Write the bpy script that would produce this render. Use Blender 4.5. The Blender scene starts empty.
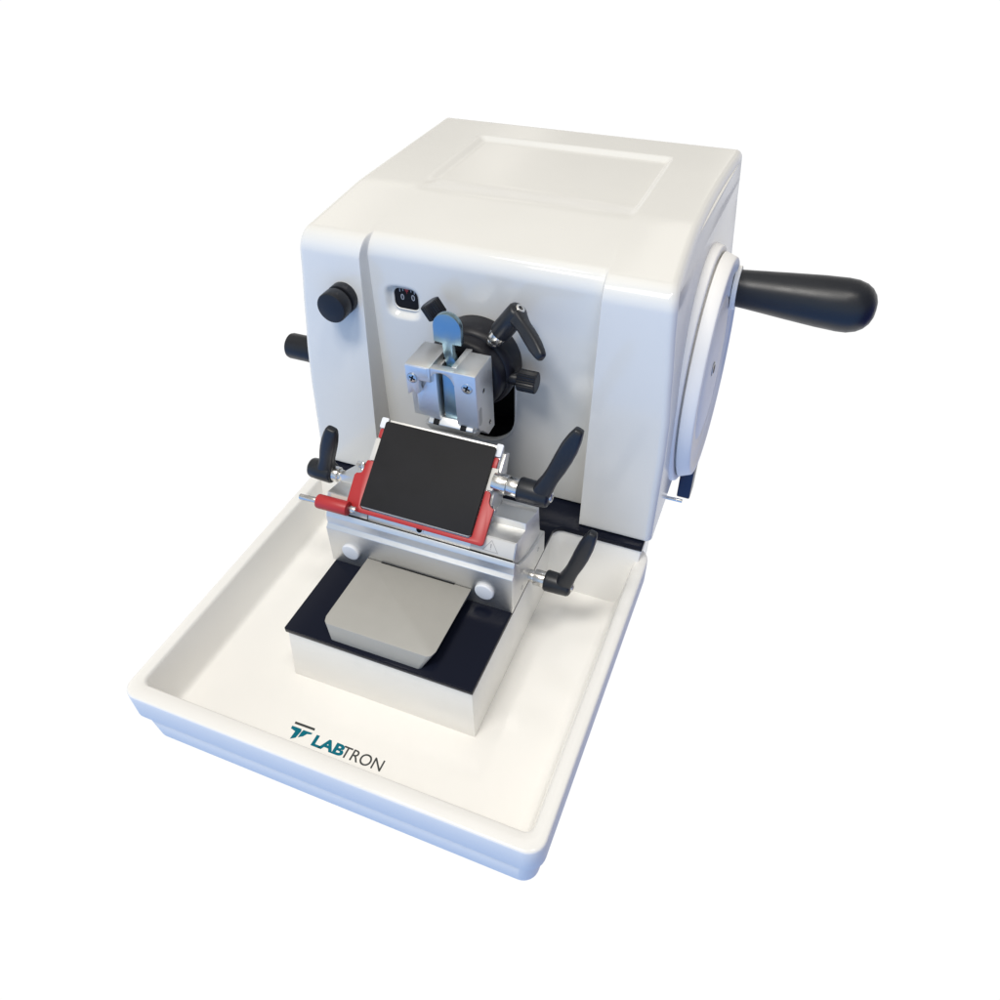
import bpy, bmesh, math, random
from mathutils import Vector, Matrix
V = Vector
MM = 0.001
scene = bpy.context.scene
COL = scene.collection

# ------------------------------------------------------------------ materials
def nd(nt, kind, **kw):
    n = nt.nodes.new(kind)
    for k, v in kw.items():
        setattr(n, k, v)
    return n

def mat(name, color, rough, metal=0.0, spec=0.5, coat=0.0, var=0.0, rvar=0.0, scale=60.0,
        bump=0.0, bscale=2500.0, stretch=None, aniso=0.0):
    m = bpy.data.materials.new(name)
    m.use_nodes = True
    nt = m.node_tree
    b = nt.nodes['Principled BSDF']
    b.inputs['Base Color'].default_value = (*color, 1)
    b.inputs['Roughness'].default_value = rough
    b.inputs['Metallic'].default_value = metal
    b.inputs['Specular IOR Level'].default_value = spec
    b.inputs['Coat Weight'].default_value = coat
    b.inputs['Coat Roughness'].default_value = 0.06
    tc = nd(nt, 'ShaderNodeTexCoord')
    src = tc.outputs['Object']
    if stretch:
        mp = nd(nt, 'ShaderNodeMapping')
        mp.inputs['Scale'].default_value = stretch
        nt.links.new(src, mp.inputs['Vector'])
        src = mp.outputs['Vector']
    nz = nd(nt, 'ShaderNodeTexNoise')
    nz.inputs['Scale'].default_value = scale
    nz.inputs['Detail'].default_value = 4
    nt.links.new(src, nz.inputs['Vector'])
    if var:
        r = nd(nt, 'ShaderNodeMapRange')
        r.inputs['From Min'].default_value = .15
        r.inputs['From Max'].default_value = .85
        r.inputs['To Min'].default_value = 1 - var
        r.inputs['To Max'].default_value = 1 + var
        nt.links.new(nz.outputs['Fac'], r.inputs['Value'])
        mx = nd(nt, 'ShaderNodeMix', data_type='RGBA', blend_type='MULTIPLY')
        mx.inputs['Factor'].default_value = 1
        mx.inputs[6].default_value = (*color, 1)
        nt.links.new(r.outputs['Result'], mx.inputs[7])
        nt.links.new(mx.outputs[2], b.inputs['Base Color'])
    if rvar:
        r = nd(nt, 'ShaderNodeMapRange')
        r.inputs['From Min'].default_value = .15
        r.inputs['From Max'].default_value = .85
        r.inputs['To Min'].default_value = max(.02, rough - rvar)
        r.inputs['To Max'].default_value = rough + rvar
        nt.links.new(nz.outputs['Fac'], r.inputs['Value'])
        nt.links.new(r.outputs['Result'], b.inputs['Roughness'])
    if bump:
        n2 = nd(nt, 'ShaderNodeTexNoise')
        n2.inputs['Scale'].default_value = bscale
        n2.inputs['Detail'].default_value = 3
        nt.links.new(src, n2.inputs['Vector'])
        bp = nd(nt, 'ShaderNodeBump')
        bp.inputs['Strength'].default_value = bump
        bp.inputs['Distance'].default_value = .0004
        nt.links.new(n2.outputs['Fac'], bp.inputs['Height'])
        nt.links.new(bp.outputs['Normal'], b.inputs['Normal'])
    return m

M = {}
M['white'] = mat('white_gloss_paint', (.765, .755, .72), .12, spec=.45, var=.02, rvar=.05, scale=11, bump=.05, bscale=260)
M['side'] = mat('white_satin_shade_copy', (.765, .755, .72), .16, spec=.10, var=.03, scale=9)  # copy of the housing white, specular cut so the side faces render darker
M['tray'] = mat('white_moulded_plastic', (.86, .85, .825), .11, spec=.40, var=.03, rvar=.05, scale=13)
M['wheel'] = mat('white_wheel_plastic', (.90, .89, .87), .45, spec=.07)
M['skirt'] = mat('white_matte_shade_copy', (.86, .85, .825), .6, spec=.04)  # copy of the tray white, specular cut so the outer wall renders darker
M['alu'] = mat('satin_aluminium', (.78, .78, .77), .45, metal=1, var=.04, rvar=.10, scale=220, stretch=(1, 14, 14), bump=.06, bscale=1200)
M['alud'] = mat('dull_aluminium', (.50, .50, .50), .42, metal=1, rvar=.06, scale=220, stretch=(1, 14, 14))
M['steel'] = mat('brushed_steel', (.62, .61, .58), .27, metal=1, rvar=.08, scale=260, stretch=(1, 12, 12))
M['chrome'] = mat('polished_chrome', (.70, .69, .67), .22, metal=1)
M['bare'] = mat('warm_grey_lacquered_metal', (.395, .388, .362), .40, spec=.45, var=.025, rvar=.06, scale=90, bump=.12, bscale=2400)
M['blade'] = mat('polished_steel_plate', (.28, .40, .46), .30, metal=1)
M['black'] = mat('black_lever_plastic', (.012, .014, .019), .36, spec=.45, rvar=.08, scale=70, bump=.10, bscale=3500)
M['knurl'] = mat('black_anodised_metal', (.012, .013, .017), .40, spec=.35)
M['bodyblack'] = mat('black_satin_metal', (.014, .014, .018), .38, spec=.25, bump=.05, bscale=3000)
M['glossblack'] = mat('glossy_black_plate', (.008, .010, .020), .16, spec=.11)
M['pad'] = mat('black_matte_sheet', (.019, .0185, .0195), .60, spec=.17, var=.25, rvar=.12, scale=45, bump=.2, bscale=5000)
M['void'] = mat('slot_interior', (.006, .006, .007), .6, spec=.2)
M['red'] = mat('red_anodised_metal', (.45, .026, .029), .40, spec=.5, bump=.05, bscale=4000)
M['plug'] = mat('white_rubber', (.80, .82, .86), .45, spec=.35)
M['plate'] = mat('cream_lacquered_plate', (.66, .64, .60), .38, spec=.4, var=.02)
M['teal'] = mat('teal_print', (.002, .14, .20), .6, spec=.1)
M['ink'] = mat('dark_grey_print', (.055, .06, .06), .6, spec=.1)
M['inkw'] = mat('white_print', (.36, .37, .40), .5, spec=.3)
M['inkr'] = mat('red_print', (.30, .03, .03), .5, spec=.3)
M['inkg'] = mat('faint_grey_print', (.33, .32, .31), .5, spec=.3)
M['navy'] = mat('dark_blue_plastic', (.012, .014, .05), .3, spec=.5)

# ------------------------------------------------------------------ mesh builder
class MB:
    def __init__(s):
        s.v, s.f, s.m, s.mats = [], [], [], []

    def mi(s, name):
        if name not in s.mats:
            s.mats.append(name)
        return s.mats.index(name)

    def raw(s, vs, fs, m):
        k = len(s.v)
        i = s.mi(m)
        s.v += [tuple(p) for p in vs]
        s.f += [tuple(a + k for a in f) for f in fs]
        s.m += [i] * len(fs)
        return s

    def bm(s, bm, m, bev=0, seg=2, ang=28):
        bmesh.ops.recalc_face_normals(bm, faces=bm.faces[:])
        if bev:
            ed = [e for e in bm.edges if len(e.link_faces) == 2 and e.calc_face_angle(0) > math.radians(ang)]
            bmesh.ops.bevel(bm, geom=ed, offset=bev, segments=seg, profile=.5, affect='EDGES', clamp_overlap=True)
            bmesh.ops.recalc_face_normals(bm, faces=bm.faces[:])
        bm.verts.index_update()
        s.raw([v.co[:] for v in bm.verts], [[v.index for v in f.verts] for f in bm.faces], m)
        bm.free()
        return s

    def prism(s, poly, o, u, v, w, d0, d1, m, bev=.4, seg=2, ang=28):
        """polygon in the plane (o; u, v) pushed from d0 to d1 along w"""
        o, u, v, w = V(o), V(u), V(v), V(w)
        b = bmesh.new()
        A = [b.verts.new(o + u * p[0] + v * p[1] + w * d0) for p in poly]
        B = [b.verts.new(o + u * p[0] + v * p[1] + w * d1) for p in poly]
        b.faces.new(A)
        b.faces.new(B[::-1])
        n = len(poly)
        for i in range(n):
            j = (i + 1) % n
            b.faces.new([A[i], B[i], B[j], A[j]])
        return s.bm(b, m, bev, seg, ang)

    def px(s, poly, x0, x1, m, **k):      # polygon in (y, z)
        return s.prism(poly, (0, 0, 0), (0, 1, 0), (0, 0, 1), (1, 0, 0), x0, x1, m, **k)

    def py(s, poly, y0, y1, m, **k):      # polygon in (x, z)
        return s.prism(poly, (0, 0, 0), (1, 0, 0), (0, 0, 1), (0, 1, 0), y0, y1, m, **k)

    def pz(s, poly, z0, z1, m, **k):      # polygon in (x, y)
        return s.prism(poly, (0, 0, 0), (1, 0, 0), (0, 1, 0), (0, 0, 1), z0, z1, m, **k)

    def box(s, x0, x1, y0, y1, z0, z1, m, **k):
        return s.pz([(x0, y0), (x1, y0), (x1, y1), (x0, y1)], z0, z1, m, **k)

    def lathe(s, p, d, prof, m, n=48, rib=0):
        """prof: (t along d, radius); end radii of 0 close it"""
        p, d = V(p), V(d).normalized()
        a = d.orthogonal().normalized()
        b = d.cross(a)
        vs, fs = [], []
        for t, r in prof:
            for i in range(n):
                rr = r * (1 - rib * (i % 2)) if rib else r
                th = 2 * math.pi * i / n
                vs.append(p + d * t + (a * math.cos(th) + b * math.sin(th)) * rr)
        for k in range(len(prof) - 1):
            for i in range(n):
                j = (i + 1) % n
                fs.append((k * n + i, k * n + j, (k + 1) * n + j, (k + 1) * n + i))
        if prof[0][1] > 0:
            fs.append(tuple(range(n))[::-1])
        if prof[-1][1] > 0:
            fs.append(tuple((len(prof) - 1) * n + i for i in range(n)))
        return s.raw(vs, fs, m)

    def cyl(s, p, d, t0, t1, r, m, c=.6, n=40, rib=0):
        return s.lathe(p, d, [(t0, r - c), (t0 + c * .3, r - c * .3), (t0 + c, r), (t1 - c, r), (t1 - c * .3, r - c * .3), (t1, r - c)], m, n, rib)

    def loft(s, secs, m):
        n = len(secs[0])
        vs = [p for q in secs for p in q]
        fs = []
        for k in range(len(secs) - 1):
            for i in range(n):
                j = (i + 1) % n
                fs.append((k * n + i, k * n + j, (k + 1) * n + j, (k + 1) * n + i))
        fs.append(tuple(range(n))[::-1])
        fs.append(tuple((len(secs) - 1) * n + i for i in range(n)))
        return s.raw(vs, fs, m)

    def build(s, name, parent=None, angle=32, sharp=True):
        me = bpy.data.meshes.new(name)
        me.from_pydata([(a * MM, b * MM, c * MM) for a, b, c in s.v], [], s.f)
        for q in s.mats:
            me.materials.append(M[q])
        me.polygons.foreach_set('material_index', s.m)
        bb = bmesh.new()
        bb.from_mesh(me)
        bmesh.ops.remove_doubles(bb, verts=bb.verts[:], dist=1e-7)
        bmesh.ops.recalc_face_normals(bb, faces=bb.faces[:])
        bb.to_mesh(me)
        bb.free()
        me.polygons.foreach_set('use_smooth', [True] * len(me.polygons))
        if sharp:
            me.set_sharp_from_angle(angle=math.radians(angle))
        o = bpy.data.objects.new(name, me)
        COL.objects.link(o)
        if parent:
            o.parent = parent
        return o

def rrect(x0, x1, y0, y1, r, n=8):
    pts = []
    for cx, cy, a0 in ((x1 - r, y1 - r, 0), (x0 + r, y1 - r, 90), (x0 + r, y0 + r, 180), (x1 - r, y0 + r, 270)):
        for i in range(n + 1):
            a = math.radians(a0 + 90 * i / n)
            pts.append((cx + r * math.cos(a), cy + r * math.sin(a)))
    return pts

def thing(name, label, cat):
    o = bpy.data.objects.new(name, None)
    COL.objects.link(o)
    o.empty_display_size = .05
    o['label'] = label
    o['category'] = cat
    return o

def glyphs(txt, size, font_bold=0.0, xscale=1.0, ox=0, oy=0):
    """built-in font outline -> (verts2d, faces)"""
    c = bpy.data.curves.new('t', 'FONT')
    c.body = txt
    c.size = size
    c.offset = font_bold
    c.resolution_u = 6
    o = bpy.data.objects.new('t', c)
    COL.objects.link(o)
    bpy.context.view_layer.update()
    me = bpy.data.meshes.new_from_object(o.evaluated_get(bpy.context.evaluated_depsgraph_get()))
    vs = [(v.co.x * xscale + ox, v.co.y + oy) for v in me.vertices]
    fs = [tuple(p.vertices) for p in me.polygons]
    bpy.data.objects.remove(o)
    bpy.data.curves.remove(c)
    bpy.data.meshes.remove(me)
    return vs, fs

def fit_text(txt, x0, x1, y0, y1, bold=0.0):
    vs, fs = glyphs(txt, 10, bold)
    ax, bx = min(v[0] for v in vs), max(v[0] for v in vs)
    ay, by = min(v[1] for v in vs), max(v[1] for v in vs)
    return [(x0 + (v[0] - ax) / (bx - ax) * (x1 - x0), y0 + (v[1] - ay) / (by - ay) * (y1 - y0)) for v in vs], fs

sm = lambda t: (lambda q: q * q * (3 - 2 * q))(min(1, max(0, t)))
def lerp_tab(tab, z):
    if z <= tab[0][0]:
        return tab[0][1]
    for (a, b), (c, d) in zip(tab, tab[1:]):
        if z <= c:
            return b + (d - b) * sm((z - a) / (c - a)) * .35 + (d - b) * (z - a) / (c - a) * .65
    return tab[-1][1]

# ================================================================== MICROTOME
micro = thing('microtome', 'white rotary microtome with a big handwheel and black crank grip standing behind the waste tray', 'microtome')

# ---- housing: one wrapped shell
HW = [(17, 155.8), (95, 155.6), (125, 154.6), (160, 151.8), (200, 148.4), (235, 145.8)]
ZBOT = 17.0
PANEL = 289.0
def XC(y):
    return 163.4 - (y - 280) * .0090
def front_y(z):
    return 264.5 + (z - 17) * 17.5 / 215

def housing():
    TOP = 234.7
    prof = []                                    # (y, z, ny, nz, region)
    def seg(a, b, n, nrm, reg):
        for i in range(n):
            t = i / n
            prof.append((a[0] + (b[0] - a[0]) * t, a[1] + (b[1] - a[1]) * t, *nrm, reg))
    def arc(c, r, a0, a1, n, reg):
        for i in range(n):
            a = math.radians(a0 + (a1 - a0) * i / n)
            prof.append((c[0] + r * math.cos(a), c[1] + r * math.sin(a), math.cos(a), math.sin(a), reg))
    r = 17.0
    lean = math.atan2(17.5, 215.0)
    slope = math.atan2(6.4, 85.0)
    n_front = (-math.cos(lean), math.sin(lean))
    tz = lambda y: TOP - (378 - y) * math.tan(slope)
    cy, cz = 297.0, 214.0
    for _ in range(80):
        cz = tz(cy) - r / math.cos(slope)
        cy = front_y(cz) + r / math.cos(lean)
    a_start = 180 - math.degrees(lean)
    a_end = 90 + math.degrees(slope)
    p0 = (cy + r * math.cos(math.radians(a_start)), cz + r * math.sin(math.radians(a_start)))
    p1 = (cy + r * math.cos(math.radians(a_end)), cz + r * math.sin(math.radians(a_end)))
    rb = 2.2
    for k in range(4):
        a = math.radians(90 * k / 4)
        prof.append((front_y(ZBOT) + rb * (1 - math.sin(a)), ZBOT + rb * (1 - math.cos(a)), *n_front, 'f'))
    seg((front_y(ZBOT + rb), ZBOT + rb), p0, 150, n_front, 'f')
    arc((cy, cz), r, a_start, a_end, 18, 'a')
    seg(p1, (368, tz(368)), 44, (-math.sin(slope), math.cos(slope)), 's')
    for i in range(10):
        t = i / 10
        y = 368 + 20 * t
        z = tz(368) + (TOP - tz(368)) * (1 - (1 - t) ** 2)
        prof.append((y, z, -math.sin(slope) * (1 - t), 1, 't'))
    seg((388, TOP), (550, TOP), 120, (0, 1), 't')
    arc((550, TOP - 7), 7, 90, 0, 6, 'b')
    seg((557, TOP - 7), (557, ZBOT), 12, (1, 0), 'b')
    prof.append((557, ZBOT, 1, 0, 'b'))
    npf = len(prof)
    re = 6.0
    # columns: (kind, t, depth factor, inset)
    cols = []
    for i in range(8):
        th = math.radians(90 * i / 7)
        cols.append(('L', re * (1 - math.cos(th)), 0, re * (1 - math.sin(th))))
    for i in range(1, 44):
        cols.append(('A', i / 44, 0, 0))
    for i in range(0, 9):
        t = i / 8
        cols.append(('B', t, .35 * t + .65 * sm(t), 0))
    for i in range(1, 130):
        cols.append(('C', i / 130, 1, 0))
    for i in range(0, 9):
        t = i / 8
        cols.append(('D', t, 1 - (.35 * t + .65 * sm(t)), 0))
    for i in range(1, 40):
        cols.append(('E', i / 40, 0, 0))
    for i in range(7, -1, -1):
        th = math.radians(90 * i / 7)
        cols.append(('R', re * (1 - math.cos(th)), 0, re * (1 - math.sin(th))))
    def pt(cdef, p):
        kind, t, df, ins = cdef
        y, z, ny, nz, reg = p
        y2, z2 = y - ny * ins, z - nz * ins
        if z < ZBOT + 2.1 and reg == 'b':
            z2 = z
        hw = lerp_tab(HW, z2)
        xc = XC(y)
        e0, e1 = xc - hw, xc + hw - 5.2 * max(0, 1 - ((y - 405) / 132) ** 2)
        k = sm((y - 300) / 60)
        xa, wa = 70.4 - .4 * k, 2.6 + 6.4 * k
        xb, wb = 258.8 - 4.6 * k, 2.6 + 3.0 * k
        if z2 > 215 and y < 300:
            xa += (z2 - 215) * .12
        if kind == 'L':
            x = e0 + t
        elif kind == 'R':
            x = e1 - t
        elif kind == 'A':
            x = (e0 + re) + (xa - e0 - re) * t
        elif kind == 'B':
            x = xa + wa * t
        elif kind == 'C':
            x = xa + wa + (xb - wb - xa - wa) * t
        elif kind == 'D':
            x = xb - wb + wb * t
        else:
            x = xb + (e1 - re - xb) * t
        if df and reg in 'fas':
            d = max(0, PANEL - front_y(min(z2, 228)))
            y2 += d * df * (1 - sm((y - 281) / 70))
        if kind == 'C' and reg == 'f':
            # soft pocket round the counter window
            dx = abs(x - 99.2) / (16.4 if x < 99.2 else 15.8)
            dz = abs(z2 - 179.0) / 14.4
            q = (dx ** 3.4 + dz ** 3.4) ** (1 / 3.4)
            y2 += 5.2 * (1 - sm((q - .60) / .40))
        if df and reg == 't':
            g = sm((y - 368) / 44) * (1 - sm((y - 507) / 7))
            z2 -= 3.6 * df * g
        return (x, y2, z2)
    vs = [pt(c_, p) for c_ in cols for p in prof]
    fs = []
    nc = len(cols)
    for i in range(nc - 1):
        for k in range(npf - 1):
            fs.append((i * npf + k, (i + 1) * npf + k, (i + 1) * npf + k + 1, i * npf + k + 1))
    for i in range(nc - 1):
        a, b_ = i * npf, (i + 1) * npf
        fs.append((a, a + npf - 1, b_ + npf - 1, b_))
    n_wrap = len(fs)
    for side in (0, nc - 1):
        base = side * npf
        ch = [vs[base + k] for k in range(npf)]
        ks = min(range(npf), key=lambda k: abs(ch[k][1] - 420) - ch[k][2] * 10)
        A = list(range(0, ks + 1))
        B = list(range(npf - 1, ks - 1, -1))
        iA = iB = 0
        while iA < len(A) - 1 or iB < len(B) - 1:
            fa = iA / (len(A) - 1)
            fb = iB / (len(B) - 1)
            za = ch[A[iA + 1]][2] if iA < len(A) - 1 else 1e9
            zb = ch[B[iB + 1]][2] if iB < len(B) - 1 else 1e9
            if iA < len(A) - 1 and (iB == len(B) - 1 or za < zb or (abs(za - zb) < 1e-6 and fa <= fb)):
                t = (base + A[iA], base + A[iA + 1], base + B[iB])
                iA += 1
            else:
                t = (base + A[iA], base + B[iB + 1], base + B[iB])
                iB += 1
            if len(set(t)) == 3:
                fs.append(t)
    return vs, fs, n_wrap

vs, fs, n_wrap = housing()
mb = MB()
mb.raw(vs, fs[:n_wrap], 'white')
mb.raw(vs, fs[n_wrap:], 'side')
house = mb.build('housing', micro, angle=40)
# stadium slot for the specimen head, cut through the front panel
stad = []
SX, SR, ZB, ZT = 163.5, 29.6, 92.5, 142.0
for i in range(25):
    a = math.pi + math.pi * i / 24
    stad.append((SX + SR * math.cos(a), ZB + SR * math.sin(a)))
for i in range(25):
    a = math.pi * i / 24
    stad.append((SX + SR * math.cos(a), ZT + SR * math.sin(a)))
cut = MB().py(stad, 280, 326, 'void', bev=0).build('slot_cutter')
md = house.modifiers.new('slot', 'BOOLEAN')
md.operation = 'DIFFERENCE'
md.solver = 'EXACT'
md.object = cut
md.material_mode = 'TRANSFER'
bpy.context.view_layer.update()
me2 = bpy.data.meshes.new_from_object(house.evaluated_get(bpy.context.evaluated_depsgraph_get()))
house.modifiers.clear()
house.data = me2
me2.name = 'housing'
bpy.data.objects.remove(cut)
me2.polygons.foreach_set('use_smooth', [True] * len(me2.polygons))
me2.set_sharp_from_angle(angle=math.radians(40))

def panel_y(z):
    return PANEL

# ---- light rim round the slot
rim = MB()
n = len(stad)
tan_out = [((p[0] - SX), (p[1] - (ZB if p[1] < ZB else ZT if p[1] > ZT else p[1]))) for p in stad]
ring = []
for p, t in zip(stad, tan_out):
    l = math.hypot(*t)
    ring.append((p, (t[0] / l, t[1] / l)))
vs, fs = [], []
for p, t in ring:
    for off, dy in ((-1.2, 4.0), (-1.2, -.3), (-.8, -.6), (.1, -.6), (.5, -.2), (.5, 1.0)):
        x, z = p[0] + t[0] * off, p[1] + t[1] * off
        vs.append((x, panel_y(z) + dy, z))
for i in range(n):
    j = (i + 1) % n
    for k in range(5):
        fs.append((i * 6 + k, j * 6 + k, j * 6 + k + 1, i * 6 + k + 1))
rim.raw(vs, fs, 'white').build('slot_rim', micro, angle=60)

# ---- plinth and the black base plate
pl = MB()
pl.box(24, 292, 292, 545, -59, 15.5, 'navy', bev=2)
pl.build('plinth', micro)
bp = MB()
fil = [(240.2 + 8 * (1 - math.cos(math.radians(a))), 258.6 - 8 * (1 - math.sin(math.radians(a)))) for a in range(0, 91, 10)]
fil2 = [(88.2 - 8 * (1 - math.cos(math.radians(a))), 258.6 - 8 * (1 - math.sin(math.radians(a)))) for a in range(90, -1, -10)]
bp.pz([(88.2, 83.2), (240.2, 83.2)] + fil + [(314.5, 258.6), (314.5, 310), (10, 310), (10, 258.6)] + fil2, 10.8, 16, 'glossblack', bev=.7, ang=40)
bp.build('base_plate', micro)
blk = MB()
b = bmesh.new()
def slab(x0, x1, x2, x3, y0, dy, rr):
    f_ = [(x1 + rr * (1 - math.cos(math.radians(a))), y0 - rr * (1 - math.sin(math.radians(a)))) for a in range(0, 91, 15)]
    g_ = [(x0 - rr * (1 - math.cos(math.radians(a))), y0 - rr * (1 - math.sin(math.radians(a)))) for a in range(90, -1, -15)]
    return [(x0, dy), (x1, dy)] + f_ + [(x3, y0), (x3, 308), (x2, 308), (x2, y0)] + g_
bot = slab(84.8, 240.4, 8, 312, 243, 82.6, 10)
top = slab(90, 239.4, 6, 313.6, 260.0, 84.2, 8)
A = [b.verts.new((x, y, -43)) for x, y in bot]
B = [b.verts.new((x, y, 10.8)) for x, y in top]
b.faces.new(A[::-1]); b.faces.new(B)
for i in range(len(A)):
    j = (i + 1) % len(A)
    b.faces.new([A[i], A[j], B[j], B[i]])
blk.bm(b, 'tray', .8, 2, ang=40)
blk.build('base_block', micro, angle=40)

# ---- counter window
cw = MB()
win = rrect(-10.8, 10.8, -8.6, 8.6, 5, 6)
def wpt(p):
    return (p[0], p[1])
cw.prism(win, (100.8, 293.4, 180.8), (1, 0, .0), (0, .0, 1), (0, -1, 0), -2, .5, 'void', bev=.2)
cwo = cw.build('counter_window', micro)
fr = MB()
outer = rrect(-11.9, 11.9, -9.7, 9.7, 5.6, 6)
inner = rrect(-10.6, 10.6, -8.4, 8.4, 4.9, 6)
vs, fs = [], []
for a, c in zip(outer, inner):
    for (px_, pz_), dy in ((a, 1.5), (a, -.6), (((a[0] + c[0]) / 2, (a[1] + c[1]) / 2), -1.1), (c, -.6), (c, 1.5)):
        vs.append((100.8 + px_, 293.4 + dy, 180.8 + pz_))
n = len(outer)
for i in range(n):
    j = (i + 1) % n
    for k in range(4):
        fs.append((i * 5 + k, j * 5 + k, j * 5 + k + 1, i * 5 + k + 1))
fr.raw(vs, fs, 'white').build('window_frame', cwo, angle=60)
for txt, x0, x1, z0, z1, mt in (('0', 95.6, 98.6, 179.6, 184.6, 'inkw'), ('0', 104.9, 107.9, 180.2, 185.2, 'inkw')):
    tv, tf = fit_text(txt, x0, x1, z0, z1, .12)
    MB().raw([(x, 292.8, z) for x, z in tv], tf, mt).build('digit', cwo)
for k, (x, h) in enumerate(((94.9, 2.8), (97.6, 1.8), (104.6, 1.8), (107.4, 3.0))):
    MB().raw([(x, 292.8, 189 - h), (x + .8, 292.8, 189 - h), (x + .8, 292.8, 189), (x, 292.8, 189)], [(0, 1, 2, 3)], 'inkw').build('scale_tick', cwo)
MB().raw([(99.6, 292.8, 189.2), (103.0, 292.8, 189.2), (102.6, 292.8, 187.4), (101.7, 292.8, 187.0), (101.3, 292.8, 184.6), (100.9, 292.8, 187.0), (100.0, 292.8, 187.4)],
         [(0, 1, 2, 3, 4, 5, 6)], 'inkr').build('pointer', cwo)

# ---- front knob on the left pillar, coarse-feed knob on the left side
kb = MB()
kb.cyl((53.6, 257.5, 181.4), (0, 1, 0), 0, 11.5, 12.2, 'knurl', c=1.2, n=96, rib=.008)
kb.cyl((53.6, 257.5, 181.4), (0, 1, 0), 11, 16, 9.0, 'knurl', c=.3)
kb.cyl((53.6, 257.5, 181.4), (0, 1, 0), 14.0, 22, 12.2, 'knurl', c=.8, n=72)
kb.build('front_knob', micro)
ck = MB()
ck.lathe((-38, 312, 100), (1, 0, 0), [(0, 0), (0, 6), (.5, 9), (2, 11), (4, 11.6), (22, 11.6), (24, 11.8), (44, 11.8)], 'knurl', 56)
ck.build('coarse_feed_knob', micro)

# ---- handwheel
wd = V((1, 0, .03)).normalized()
WC = V((0, 400, 107))
hwm = MB()
def wx(x):
    return (x - 0)
wp = V((300, 400, 104))
hwm.lathe(wp, wd, [(0, 121), (4, 116), (8, 109.5), (11, 105), (12.6, 102.8), (13.2, 101.2), (18.8, 99.8), (19.7, 99.4), (20.2, 98.6), (20.3, 97.6), (20.3, 94), (19.2, 93), (19.2, 0)], 'wheel', 180)
hwm.lathe(wp, wd, [(18.8, 89), (23.0, 89)], 'wheel', 160)
hwm.lathe(wp, wd, [(21.6, 60), (21.6, 94.0), (21.9, 95.0), (22.6, 95.4), (31.0, 92.3), (32.0, 91.7), (32.4, 90.8), (32.5, 89.6), (32.4, 84.5), (31.4, 83.2), (30.6, 81), (30.2, 78), (30.2, 63), (29.6, 62.4), (29.2, 61.2), (29.6, 60), (30.2, 59.4), (30.2, 20), (30.2, 0)], 'wheel', 180)
wheel = hwm.build('handwheel', micro, angle=50)
sc = MB()
sc.cyl(wp, wd, 30.1, 31.2, 6.2, 'alud', c=.5)
sc.cyl(wp, wd, 31.0, 31.5, 3.8, 'void', c=.2)
sc.build('hub_cap', wheel)
gp = V((330.5, 458, 152.3))
MB().cyl(gp, wd, -1, 3.2, 18.6, 'wheel', c=.8).build('grip_collar', wheel)
MB().lathe(gp, (1, 0, 0), [(2.6, 14.8), (3.0, 15.6), (20, 17.0), (45, 19.2), (70, 21.2), (88, 22.0), (96, 21.6), (103, 19.6), (108, 16.4), (111.6, 12), (113.6, 7), (114.4, 0)], 'black', 64).build('crank_grip', wheel)

# ---- lock lever and pin low on the right side
lk = MB()
lk.cyl((300, 388, -6), (1, 0, 0), 0, 24, 3.0, 'chrome')
lk.prism(rrect(-11, 10, -17, 18, 3), (0, 382, -4), (0, 1, 0), (0, 0, 1), (1, 0, 0), 322.5, 334.5, 'navy', bev=1.2)
lk.build('wheel_lock_lever', micro)
MB().cyl((300, 345, -1), (1, 0, 0), 0, 31, 1.7, 'chrome', c=.3).build('side_pin', micro)

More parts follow.
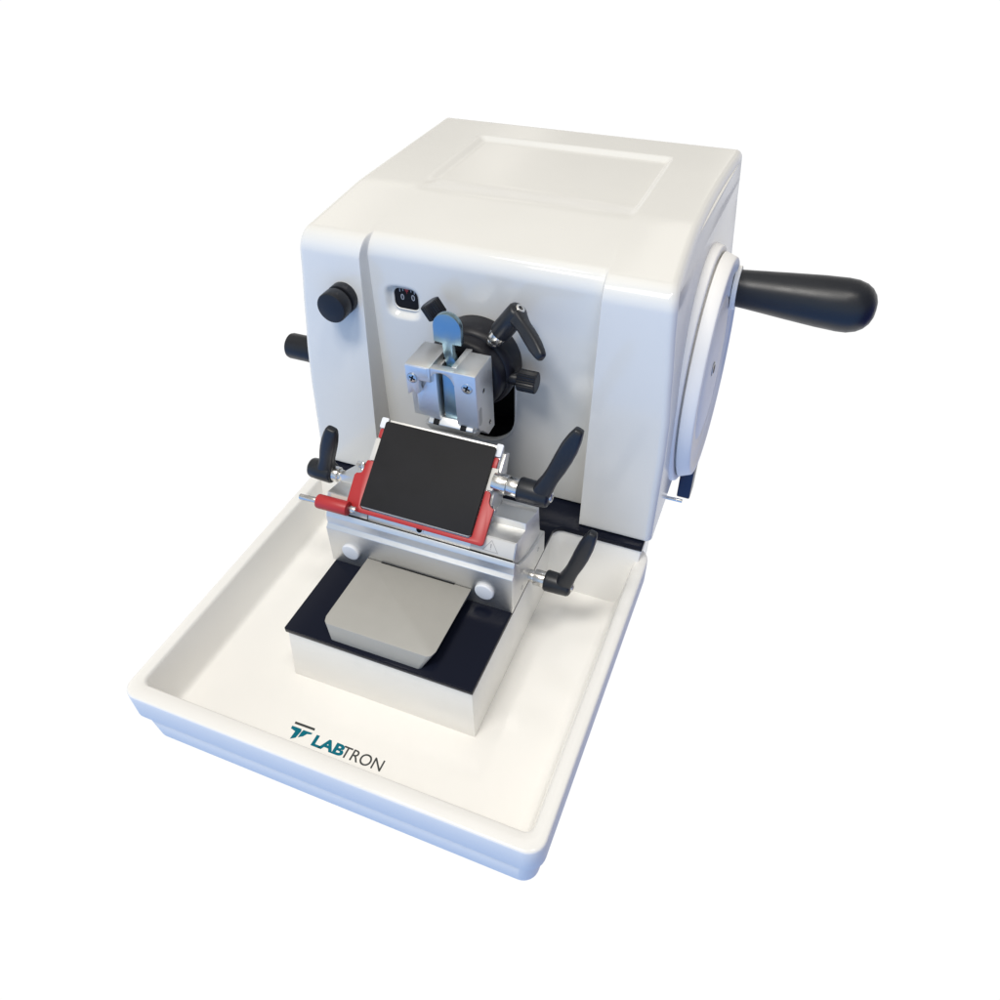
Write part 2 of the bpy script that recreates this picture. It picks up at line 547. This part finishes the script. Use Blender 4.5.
# ================================================================== levers
def lever(parent, name, p_shaft, p_hub0, p_hub1, tip, r_shaft, r_hub, w0, w1, w2, th, bolt_r, rings=False, start=.62):
    """black adjustable clamp lever: shaft (chrome), hub along the axis, tapering arm to tip, bolt in the hub's end"""
    ps, a0, a1, tip = V(p_shaft), V(p_hub0), V(p_hub1), V(tip)
    d = (a1 - a0).normalized()
    L = (a1 - a0).length
    m = MB()
    m.lathe(a0, d, [(0, r_hub * .9), (.5, r_hub * .96), (1.5, r_hub), (L * .55, r_hub * .97), (L - 2.5, r_hub * .93), (L - 1, r_hub * .84), (L - .2, r_hub * .66), (L, r_hub * .5)], 'black', 44)
    s = a0 + d * L * start
    ax = tip - s
    la = ax.length
    ax.normalize()
    wdir = (d - ax * d.dot(ax)).normalized()
    tdir = ax.cross(wdir)
    secs = []
    for t, w, h in ((0, w0 * 1.05, r_hub * .78), (.12, w0, r_hub * .74), (.22, w0 * .88, th * 1.12), (.32, w0 * .84, th), (.45, (w0 * .86 + w1) / 2, th), (.6, w1, th * .96),
                    (.75, w1 * .97, th * .88), (.88, (w1 + w2) / 2, th * .78), (.96, w2, th * .68), (.99, w2 * .86, th * .55), (1.0, w2 * .6, th * .36)):
        c = s + ax * la * t
        # a gentle belly away from the hub's shaft side
        c += wdir * (.5 - abs(t - .5)) * la * .03
        ring_ = []
        for i in range(28):
            a = 2 * math.pi * i / 28
            ca, sa = math.cos(a), math.sin(a)
            e = .62
            ring_.append(c + wdir * w * .5 * math.copysign(abs(ca) ** e, ca) + tdir * h * math.copysign(abs(sa) ** e, sa))
        secs.append(ring_)
    m.loft(secs, 'black')
    o = m.build(name, parent, angle=44)
    sh = MB()
    ls = (a0 - ps).length
    ds = (a0 - ps).normalized()
    if rings:
        sh.cyl(ps, ds, 0, ls * .56, r_shaft, 'chrome', c=.5)
        sh.cyl(ps, ds, ls * .58, ls + 1, r_shaft * .94, 'chrome', c=.5)
        sh.cyl(ps, ds, ls * .5, ls * .64, r_shaft * .84, 'alud', c=.2)
    else:
        sh.cyl(ps, ds, 0, ls * .38, r_shaft * .78, 'chrome', c=.4)
        sh.cyl(ps, ds, ls * .36, ls + 1, r_shaft, 'chrome', c=.5)
    sh.build('shaft', o)
    bo = MB()
    bo.lathe(a1 - d * .5, d, [(0, bolt_r), (1.6, bolt_r), (2.0, bolt_r * .86), (2.0, bolt_r * .52), (.6, bolt_r * .5), (.6, 0)], 'chrome', 24)
    bo.build('bolt', o)
    return o

# ================================================================== specimen head (parts of the microtome)
oh = MB()
oh.lathe((163.5, 320, 146), (0, -1, 0), [(0, 24), (26, 24), (26, 33.6), (27, 34.6), (46, 34.6), (48.5, 34.2), (51, 33.0), (52.6, 31.4), (53.2, 30.0)], 'bodyblack', 120)
oh.lathe((163.5, 268, 146), (0, -1, 0), [(-.5, 30.2), (4, 30.2), (8, 29.6), (10.5, 28.2), (11.6, 26), (11.8, 0)], 'bodyblack', 100)
oh.build('orientation_head', micro, angle=50)

def knob(p, d, t0, t1, r, shaft_r, ts):
    m = MB()
    m.cyl(p, d, ts, t0 + 1, shaft_r, 'knurl', c=.3)
    m.cyl(p, d, t0, t1, r, 'knurl', c=.8, n=52, rib=.085)
    m.lathe(p, d, [(t1 - .6, r * .86), (t1 + .25, r * .82), (t1 + .25, 0)], 'knurl', 40)
    return m.build('adjusting_knob', micro)
knob((163.5, 272, 146), (-.56, 0, .83), 46.0, 58.0, 7.9, 4.4, 30)
k2 = knob((163.5, 272, 143.4), (1, 0, 0), 38.5, 53.0, 8.4, 4.2, 26)
MB().cyl((163.5, 272, 143.4), (1, 0, 0), 31, 38, 5.0, 'knurl', c=.4).build('shaft', k2)
HA = V((.571, 0, .821))
HCN = V((163.5, 268, 146))
lever(micro, 'clamp_lever', HCN + HA * 33, HCN + HA * 44.5, HCN + HA * 71, (231.0, 240, 187.0), 6.6, 8.2, 11.5, 10.5, 7.0, 4.6, 3.6, start=.80)

# ---- specimen clamp (vice)
cl = MB()
cl.px([(222, 172.6), (230, 173.0), (252, 172.6), (255, 109), (243, 108.6), (233, 119), (228.5, 121.5), (224.5, 127), (223.2, 150)], 171.6, 188.6, 'alu', bev=.6)
cl.box(167.2, 172.2, 229.5, 256, 160, 172.2, 'alu', bev=.4)
cl.px([(222, 171.9), (230, 172.3), (254.5, 172.0), (256, 132), (240, 124), (229, 124), (226.5, 158), (222, 160)], 134.0, 153.4, 'alu', bev=.6)
# left flange with a hook, front plate with the arch
cl.py([(134.0, 171.2), (151.4, 171.2), (151.4, 163.6), (144.6, 162.6), (144.4, 149.6), (141.2, 147.4), (140.8, 149.8), (139.0, 149.8), (134.6, 146.4)], 221.6, 226.5, 'alu', bev=.35)
arch = [(151.5, 171.6), (172.5, 171.9)]
arch += [(172.5, 161.5)]
for i in range(13):
    a = math.radians(8 + (172 - 8) * i / 12)
    arch.append((161.7 + 9.4 * math.cos(a), 160.0 + 9.0 * math.sin(a)))
arch += [(151.5, 161.5)]
cl.py(arch, 223.0, 229.5, 'alu', bev=.3, ang=40)
clo = cl.build('specimen_clamp', micro)
# movable jaw: curved face left of the gap
jw = MB()
jw.py([(139.4, 148), (144.8, 151.6), (148.6, 158.8), (152.4, 165.0), (154.6, 167.4), (156.4, 167.4), (157.2, 125.4), (146.4, 126.8), (139.6, 130.2)], 225.6, 250, 'alu', bev=.8, ang=20)
jw.build('movable_jaw', clo)
gb = MB()
gb.box(154.0, 161.4, 244.0, 254, 122, 168, 'void', bev=0)  # solid black box standing in for the shade between the jaws
gb.build('jaw_gap_shade', clo)
# locking slide with rounded thumb tab
tb = MB()
tab = [(156.6, 122), (156.6, 184.2), (150.2, 184.6), (150.2, 196.5)]
for i in range(1, 12):
    a = math.pi - math.pi * i / 12
    tab.append((161.0 + 10.8 * math.cos(a), 196.5 + 11.0 * math.sin(a)))
tab += [(171.8, 196.5), (171.8, 184.6), (164.8, 184.2), (164.8, 176), (169.8, 160), (170.6, 122)]
tab[0] = (160.6, 122)
tab.insert(1, (160.2, 160))
tab.insert(2, (157.2, 176))
tb.py(tab, 238.0, 243.0, 'blade', bev=.6, ang=35)
tb.box(159.2, 171.2, 230.2, 238.5, 123, 166.5, 'blade', bev=.4)
tb.build('slide_tab', clo)
def screw(p, d, r, parent, slots=2, roll=.4):
    m = MB()
    m.cyl(p, d, -.8, .5, r, 'steel', c=.4, n=32)
    m.lathe(p, d, [(-.2, r * 1.16), (.06, r * 1.16), (.06, r * .9)], 'alud', 32)
    d = V(d).normalized()
    a = d.orthogonal().normalized()
    b_ = d.cross(a)
    for k in range(slots):
        th = roll + math.pi / 2 * k
        u = a * math.cos(th) + b_ * math.sin(th)
        w = d.cross(u)
        q = [V(p) + d * .56 + u * i * r * .66 + w * j * r * .17 for i, j in ((-1, -1), (1, -1), (1, 1), (-1, 1))]
        m.raw(q, [(0, 1, 2, 3)], 'void')
    return m.build('screw', parent)
screw((139.4, 221.4, 161.4), (0, -1, .02), 3.7, clo)
screw((181.6, 222.6, 161.4), (0, -1, .02), 3.9, clo)
for y, z in ((236, 153), (246, 118.5)):
    m = MB()
    m.cyl((188.6, y, z), (1, 0, 0), -.4, .06, 1.9, 'void', c=.05, n=24)
    m.lathe((188.6, y, z), (1, 0, 0), [(.02, 2.3), (.14, 2.2), (.14, 1.8), (-.2, 1.7)], 'chrome', 24)
    m.build('side_hole', clo)
m = MB()
m.px(rrect(226.2, 231.4, 127, 142.5, 2.4, 5), 188.5, 188.72, 'alud', bev=0)
m.build('side_slot', clo)
# gripped block: bright strip with two dark notches and wedge under it
st = MB()
st.px([(224.4, 121.4), (224.4, 122.4), (228.4, 126.8), (232, 126.8), (232, 121.4)], 147.4, 183.4, 'alu', bev=.4)
sto = st.build('clamp_strip', clo)
for x in (151.6, 173.6):
    MB().px([(223.9, 121.8), (223.9, 122.8), (227.6, 126.9), (230, 126.9), (230, 121.8)], x, x + 4.6, 'void', bev=.1).build('notch', sto)
wg = MB()
b = bmesh.new()
A = [b.verts.new(p) for p in ((143.2, 226.0, 119.4), (184.6, 226.0, 120.6), (189.0, 240, 120.6), (143.2, 240, 119.4))]
B = [b.verts.new(p) for p in ((146.6, 230.0, 111.6), (182.6, 230.0, 112.4), (183.6, 236, 112.4), (146.6, 236, 111.6))]
b.faces.new(A); b.faces.new(B[::-1])
for i in range(4):
    b.faces.new([A[i], B[i], B[(i + 1) % 4], A[(i + 1) % 4]])
wg.bm(b, 'alu', .4, 2)
wg.build('wedge', clo)

# ================================================================== WASTE TRAY
tray = thing('waste_tray', 'shallow white waste tray with a raised rim and printed lettering in front of the microtome', 'tray')
def ringpts(x0, x1, y0, y1, r, z, n=8):
    return [(x, y, z) for x, y in rrect(x0, x1, y0, y1, r, n)]
rings = []
def R_(x0, x1, y0, y1, r, z):
    rings.append(ringpts(x0, x1, y0, y1, r, z))
BK = 274.0
# outside, bottom to rim, over the rim, down the inside, floor
R_(9.6, 310.4, 9.4, BK - 4, 9, -59.2)
R_(6.8, 313.2, 6.6, BK - 3, 10, -58.6)
R_(5.8, 314.2, 5.6, BK - 2, 11, -57.0)
R_(3.4, 316.6, 3.2, BK - 2, 12, -28.6)
R_(4.0, 316.0, 3.8, BK - 2, 12, -28.0)
R_(5.4, 314.6, 5.2, BK - 2, 11, -27.7)
R_(5.4, 314.6, 5.2, BK - 2, 11, -26.6)
R_(.8, 319.2, .8, BK - .5, 12.5, -25.9)
R_(.2, 319.8, .2, BK, 12.5, -24.8)
R_(0, 320, 0, BK, 12.5, -2.2)
R_(.2, 319.8, .2, BK - .1, 12.5, -1.1)
R_(.9, 319.1, .9, BK - .4, 12, -.3)
R_(2.0, 318.0, 2.0, BK - .8, 11, 0)
R_(8.6, 311.4, 11.4, BK - 2.2, 7.0, 0)
R_(9.8, 310.2, 12.6, BK - 3.2, 6.8, -.9)
R_(10.3, 309.4, 13.4, BK - 4.0, 6.6, -3)
R_(14.2, 303.0, 17.0, BK - 14, 6.6, -37)
R_(15.0, 301.6, 18.0, BK - 16, 6.4, -40)
R_(16.4, 299.2, 19.6, BK - 18.6, 6.0, -41.5)
R_(18.6, 295.6, 22.0, BK - 22, 5.6, -42)
n = len(rings[0])
vs = [p for r in rings for p in r]
fs = []
for k in range(len(rings) - 1):
    for i in range(n):
        j = (i + 1) % n
        fs.append((k * n + i, k * n + j, (k + 1) * n + j, (k + 1) * n + i))
fs.append(tuple(range(n))[::-1])
fs.append(tuple((len(rings) - 1) * n + i for i in range(n)))
tb_ = MB()
no = 9 * n
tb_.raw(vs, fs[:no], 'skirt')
tb_.raw(vs, fs[no:], 'tray')
tb_.build('basin', tray, angle=50)
ZL = -41.93
tv, tf = fit_text('LAB', 130.6, 156.4, 32.8, 41.9, .42)
MB().raw([(x, y, ZL) for x, y in tv], tf, 'teal').build('lettering', tray)
tv, tf = fit_text('TRON', 154.7, 187.9, 32.8, 41.9, .05)
MB().raw([(x, y, ZL + .03) for x, y in tv], tf, 'ink').build('lettering', tray)
emb = MB()
emb.raw([(x, y, ZL) for x, y in [(109.6, 45.7), (109.9, 43.8), (127.1, 44.0), (126.6, 45.9)]], [(0, 1, 2, 3)], 'ink')
emb.raw([(x, y, ZL) for x, y in [(109.3, 41.7), (109.6, 39.4), (113.9, 38.4), (113.6, 31.6), (117.2, 34.0), (118.2, 40.0), (117.4, 41.8)]], [(0, 1, 2, 3, 4, 5, 6)], 'teal')
emb.raw([(x, y, ZL) for x, y in [(119.2, 41.6), (118.6, 39.6), (118.5, 34.8), (121.8, 37.0), (123.4, 39.6), (126.4, 40.4), (127.0, 41.8)]], [(0, 1, 2, 3, 4, 5, 6)], 'teal')
emb.build('emblem', tray)

# ================================================================== KNIFE HOLDER
kh = thing('knife_holder', 'silver knife holder with red guard and tilted black pad clamped on the black base plate', 'knife holder')
arcp = [(163.2, 65.2), (167.0, 59.5), (172, 54.2), (178, 50.6), (184, 47.8), (191, 45.0), (199, 42.6), (213, 40), (226.5, 38.3)]
bs = MB()
bs.px([(157, 16), (157.3, 51.6), (160.3, 54.3), (160.3, 61.4), (162.4, 65.3)] + arcp[1:] + [(228, 37), (228, 16)], 86, 241, 'alu', bev=.35, ang=25)
bso = bs.build('slide_base', kh)
bo_ = MB()
bo_.prism([(0, 0), (3.3, -.0), (3.3, -.0), (3.3, 5.0), (0, 5.0)][:1] + [(3.6, 0), (3.6, 5.2), (0, 5.2)], (0, 157.2, 49.4), (0, .55, .0), (0, .55, .835), (1, 0, 0), 86.4, 240.6, 'chrome', bev=0) if False else None
for x, z in ((105.6, 32.4), (219.0, 32.6)):
    m = MB()
    m.lathe((x, 157.6, z), (0, -1, 0), [(0, 7.7), (1.6, 7.7), (2.4, 7.5), (3.0, 6.9), (3.2, 6.0), (3.25, 0)], 'plug', 40)
    m.build('rubber_plug', bso)
m = MB()
m.cyl((163.5, 166.6, 67.8), (0, -.9, .44), -.6, .4, 2.5, 'void', c=.1, n=28)
m.lathe((163.5, 166.6, 67.8), (0, -.9, .44), [(0, 3.2), (.5, 3.1), (.5, 2.4), (-.4, 2.3)], 'chrome', 28)
m.build('screw_hole', kh)
for y, z in ((213, 31), (177, 24)):
    m = MB()
    m.lathe((241, y, z), (1, 0, 0), [(-.4, 2.0), (.15, 2.0), (.2, 1.7), (.2, .9), (-.2, .8), (-.2, 0)], 'alud', 24)
    m.build('grub_screw', bso)
sg = MB()
segpoly = [(164.8, 63.8), (171.2, 76.4), (181, 74.4), (189.2, 72.8), (189.4, 79.6), (192.8, 78.0), (212.6, 70.4), (214.0, 72.0), (217.6, 71.4), (221.6, 40.2), (213, 40.8), (199, 43.5), (191, 45.9), (184, 48.7), (178, 51.5), (172, 55.2), (168, 59.4)]
sg.px(segpoly, 83.6, 239.2, 'alu', bev=.35, ang=25)
sgo = sg.build('arc_segment', kh)
# dark seams under the end plates
for x0, x1 in ((87.0, 120.0), (205.0, 238.6)):
    sm_ = MB()
    sm_.prism([(0, 0), (x1 - x0, 0), (x1 - x0, 1.0), (0, 1.0)], (x0, 164.2, 63.9), (1, 0, 0), (0, .45, .89), (0, -.89, .45), -.2, .35, 'void', bev=0)
    sm_.build('seam', sgo)
    MB().prism([(0, 0), (x1 - x0, 0), (x1 - x0, 13.0), (0, 13.0)], (x0, 164.7, 64.6), (1, 0, 0), (0, .453, .891), (0, -.891, .453), -.2, .42, 'plate', bev=.12).build('end_plate', sgo)
# warning triangle engraved on the right end plate
tri = MB()
T3 = [V((214.6, 166.1, 66.7)), V((226.8, 166.0, 66.5)), V((220.8, 170.1, 74.4))]
up = V((0, -.89, .45)).normalized()
cen = (T3[0] + T3[1] + T3[2]) / 3
for i in range(3):
    a, c = T3[i], T3[(i + 1) % 3]
    q = [a + up * .9, c + up * .9, c + (cen - c) * .09 + up * .9, a + (cen - a) * .09 + up * .9]
    tri.raw(q, [(0, 1, 2, 3)], 'inkg')
def tp(x, t):
    return V((220.7 + x, 166.05 + 4.1 * t, 66.6 + 7.8 * t)) + up * .9
tri.raw([tp(-.3, .3), tp(.3, .3), tp(.4, .66), tp(-.4, .66)], [(0, 1, 2, 3)], 'inkg')
tri.raw([tp(-.3, .17), tp(.3, .17), tp(.3, .23), tp(-.3, .23)], [(0, 1, 2, 3)], 'inkg')
tri.build('warning_mark', sgo)

# tilted carrier, guard plate, pad, red guard: all in the pad's plane
PO = V((0, 165, 76.2))
PU = V((1, 0, 0))
PV = V((0, 53, 42)).normalized()
PW = V((0, -42, 53)).normalized()
ca = MB()
ca.px([(171.0, 68.5), (222.6, 110.8), (229.5, 107.0), (214.5, 73.0), (195, 70)], 109, 211, 'alu', bev=.5)
cao = ca.build('blade_carrier', kh)
gpz = MB()
gpz.prism(rrect(110.2, 209.2, 3, 70.5, 2.0, 4), PO, PU, PV, PW, -7.6, -3.3, 'alu', bev=.4)
gpz.prism(rrect(115.2, 205.6, -.2, 68.4, 2.5, 4), PO, PU, PV, PW, -3.3, .1, 'alud', bev=.25)
gpo = gpz.build('pressure_plate', cao)
pd = MB()
pd.prism(rrect(115.3, 205.8, .7, 68.0, 2.0, 6), PO, PU, PV, PW, .1, 1.5, 'pad', bev=.35)
pd.build('black_pad', cao)
rg = MB()
rg.prism([(103.2, .6), (107.6, .6), (108.0, -1.6), (112.6, -1.6), (113.4, -4.2), (206, -4.0), (214.6, -4.0), (216.2, -2.4), (216.4, 24.0), (213.4, 25.2), (211.4, 28.0), (211.0, 33.8), (209.4, 35.6),
          (206.2, 35.6), (206.2, 1), (204, -.9), (117, -.9), (114.6, 1), (114.6, 36), (109.4, 36), (108.6, 34), (108.4, 27.5), (107.0, 25.2), (103.6, 24.4), (102.4, 22.6)], PO, PU, PV, PW, -3.2, -.4, 'red', bev=.5)
rgo = rg.build('finger_guard', kh)
rgo['label'] = 'red guard frame round the black pad'
for r_ in ((111.6, 115.6, 54.6, 62), (205.6, 209.0, 53, 61)):
    MB().prism(rrect(*r_, .8, 3), PO, PU, PV, PW, -3.4, -.8, 'red', bev=.4).build('guard_tip', rgo)
m = MB()
m.cyl((81.6, 160.4, 75.0), (1, 0, .02), 0, 26.5, 5.6, 'red', c=.8, n=40)
m.build('guard_handle', rgo)
m = MB()
m.cyl((65.6, 160.4, 74.4), (1, 0, .02), 0, 17, 2.5, 'chrome', c=.3)
m.build('guard_rod', rgo)
m = MB()
m.cyl((107, 161.4, 75.0), (1, 0, .02), 0, 7, 2.6, 'chrome', c=.3)
m.build('guard_rod', rgo)
for x0, x1, v0, v1 in ((110.4, 114.4, 36.5, 54), (206.2, 211.2, 36.5, 53.2)):
    m = MB()
    m.prism(rrect(x0, x1, v0, v1, .6, 3), PO, PU, PV, PW, -3.3, -.8, 'plate', bev=.3)
    m.build('side_rail', cao)
for x0, x1, v0, v1 in ((110.0, 116, 62.6, 71), (204.6, 209.8, 61.8, 71.6)):
    m = MB()
    m.prism(rrect(x0, x1, v0, v1, 1.2, 3), PO, PU, PV, PW, -3.3, -1.0, 'plug', bev=.4)
    m.build('end_cap', cao)
# small chrome hinge screws beside the notches
for x, y, z, s in ((212.6, 186.4, 86.6, 1), (105.6, 192.6, 91.0, .8)):
    m = MB()
    m.cyl((x, y, z), (-.3, .5, .8), -3, 3.4, 3.0 * s, 'chrome', c=.8, n=20)
    m.cyl((x + .6, y - 3.4, z - 3.0), (-.3, .5, .8), -3.6, 3, 2.3 * s, 'chrome', c=.6, n=20)
    m.cyl((x, y, z), (1, 0, .1), -4, 4.4, 2.0 * s, 'alud', c=.4, n=20)
    m.build('hinge_screw', rgo)

# clamp levers
l1 = lever(kh, 'clamp_lever', (209, 203, 99.6), (228.6, 203, 98.8), (252.6, 203, 98.4), (270.0, 206, 161), 7.6, 9.2, 14, 13.2, 7.6, 5.8, 4.0, rings=True, start=.66)
l1['label'] = 'large black clamp lever beside the upper right edge of the black pad'
l2 = lever(kh, 'clamp_lever', (84, 193, 74.5), (75.5, 193, 75.0), (54.6, 193, 75.4), (82.5, 193, 121.0), 6.2, 8.6, 13.5, 12.8, 9.4, 5.2, 3.8, start=.33)
l2['label'] = 'black clamp lever at the end away from the handwheel'
l3 = lever(kh, 'clamp_lever', (240.6, 193, 21.2), (254.4, 193, 21.4), (275.4, 193, 21.2), (288.6, 193, 84.5), 6.4, 8.4, 12.8, 12.2, 7.4, 5.4, 3.2, start=.66)
l3['label'] = 'black clamp lever low on the end face of the slide base'

# grey guide block on the base plate in front of the slide
gbk = MB()
b = bmesh.new()
zt, zb = 30.0, 16.0
topf = [(119.6, 95), (121.2, 90.6), (123.6, 89.0), (203.6, 89.0), (206.6, 90.6), (208.2, 95), (208.2, 157), (119.6, 157)]
botf = [(125.4, 91), (126.0, 87.4), (127.4, 86.0), (197.4, 86.0), (199.2, 87.4), (200.0, 91), (204, 157), (123, 157)]
A = [b.verts.new((x, y, zb)) for x, y in botf]
B = [b.verts.new((x, y, zt)) for x, y in topf]
b.faces.new(A[::-1]); b.faces.new(B)
for i in range(len(A)):
    j = (i + 1) % len(A)
    b.faces.new([A[i], A[j], B[j], B[i]])
gbk.bm(b, 'bare', .5, 2)
gbo = gbk.build('guide_block', kh)
MB().box(132, 194.5, 156.0, 156.95, 29.4, 30.12, 'void', bev=0).build('slit', gbo)

# ================================================================== camera, world, lamps
cam = bpy.data.cameras.new('camera')
cam.sensor_width = 36
cam.lens = 36 * 774.97 / 1000
cam.clip_start = .01
cam.clip_end = 100
co = bpy.data.objects.new('camera', cam)
COL.objects.link(co)
co.location = (.3776315, -.1892323, .4698017)
co.rotation_euler = (.83227, .0145665, .38312)
scene.camera = co

w = bpy.data.worlds.new('World')
scene.world = w
w.use_nodes = True
nt = w.node_tree
bg = nt.nodes['Background']
tc = nd(nt, 'ShaderNodeTexCoord')
sp = nd(nt, 'ShaderNodeSeparateXYZ')
nt.links.new(tc.outputs['Generated'], sp.inputs[0])
def rng(sock, a, b):
    r = nd(nt, 'ShaderNodeMapRange', interpolation_type='SMOOTHSTEP')
    r.inputs['From Min'].default_value = a
    r.inputs['From Max'].default_value = b
    nt.links.new(sock, r.inputs['Value'])
    return r.outputs['Result']
def mixc(f, a, b):
    m_ = nd(nt, 'ShaderNodeMix', data_type='RGBA')
    nt.links.new(f, m_.inputs['Factor'])
    for k, q in ((6, a), (7, b)):
        if isinstance(q, tuple):
            m_.inputs[k].default_value = (*q, 1)
        else:
            nt.links.new(q, m_.inputs[k])
    return m_.outputs[2]
up_ = rng(sp.outputs['Z'], -.05, .35)
front = rng(sp.outputs['Y'], -.22, -.5)
def mth(op, a, b=None):
    m_ = nd(nt, 'ShaderNodeMath', operation=op)
    for k, q in enumerate((a, b)):
        if q is None:
            continue
        if isinstance(q, (int, float)):
            m_.inputs[k].default_value = q
        else:
            nt.links.new(q, m_.inputs[k])
    return m_.outputs[0]
zc_ = mth('MAXIMUM', sp.outputs['Z'], .05)
uu = mth('DIVIDE', sp.outputs['X'], zc_)
vv = mth('DIVIDE', sp.outputs['Y'], zc_)
fu = mth('FRACT', mth('ADD', mth('MULTIPLY', uu, 1.1), .37))
fv = mth('FRACT', mth('ADD', mth('MULTIPLY', vv, .75), .10))
strip = mth('MULTIPLY', mth('LESS_THAN', fu, .22), mth('LESS_THAN', fv, .62))  # unseen light strips and beams added to the ceiling for reflections
beam = mth('LESS_THAN', mth('ABSOLUTE', mth('SUBTRACT', fv, .85)), .07)
ceil0 = mixc(beam, (.44, .43, .41), (.24, .235, .23))
ceil = mixc(strip, ceil0, (1.15, 1.11, 1.04))
white = mixc(up_, (1.03, 1.03, 1.03), ceil)
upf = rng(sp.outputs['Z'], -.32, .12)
blue0 = mixc(upf, (.23, .52, 1.18), (.58, .73, .93))  # blue tint added to the unseen front surround to colour front faces
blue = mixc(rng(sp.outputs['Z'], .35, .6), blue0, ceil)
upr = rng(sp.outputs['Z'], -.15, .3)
viol = mixc(upr, (.02, .025, .32), (.19, .19, .20))  # dark violet added to the unseen right surround to shade right-facing sides
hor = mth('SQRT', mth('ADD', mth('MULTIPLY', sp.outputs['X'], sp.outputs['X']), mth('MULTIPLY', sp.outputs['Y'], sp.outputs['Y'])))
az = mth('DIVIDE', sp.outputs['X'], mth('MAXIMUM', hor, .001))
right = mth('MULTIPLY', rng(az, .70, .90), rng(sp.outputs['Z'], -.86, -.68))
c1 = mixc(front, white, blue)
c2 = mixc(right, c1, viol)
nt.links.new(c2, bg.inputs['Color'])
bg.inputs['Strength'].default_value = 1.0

def area(name, loc, target, sx, sy, power, color):
    l = bpy.data.lights.new(name, 'AREA')
    l.shape = 'RECTANGLE'
    l.size, l.size_y = sx, sy
    l.energy = power
    l.color = color
    o = bpy.data.objects.new(name, l)
    COL.objects.link(o)
    o.location = loc
    o.rotation_euler = (V(target) - V(loc)).to_track_quat('-Z', 'Y').to_euler()
    return o
for loc, p in (((.70, -.15, 2.0), 6.5), ((.15, -.55, 2.0), 7.5), ((-.35, -.05, 2.0), 2.5)):
    area('ceiling_lamp', loc, (.16, .2, 0), .32, .2, p, (1.0, .955, .88))
area('front_fill', (-.05, -.62, 1.65), (.16, .15, .03), .5, .25, 11.0, (1.0, .975, .93))  # unseen fill light added to brighten the tray floor and housing front

vs_ = scene.view_settings
vs_.view_transform = 'Standard'
vs_.look = 'None'
vs_.exposure = 0
vs_.gamma = 1
vs_.use_curve_mapping = False
scene.render.engine = 'CYCLES'
scene.cycles.use_denoising = True
scene.cycles.max_bounces = 10
scene.cycles.caustics_reflective = False
scene.cycles.caustics_refractive = False
scene.cycles.sample_clamp_indirect = 4.0
scene.render.resolution_x = 1024
scene.render.resolution_y = 1024
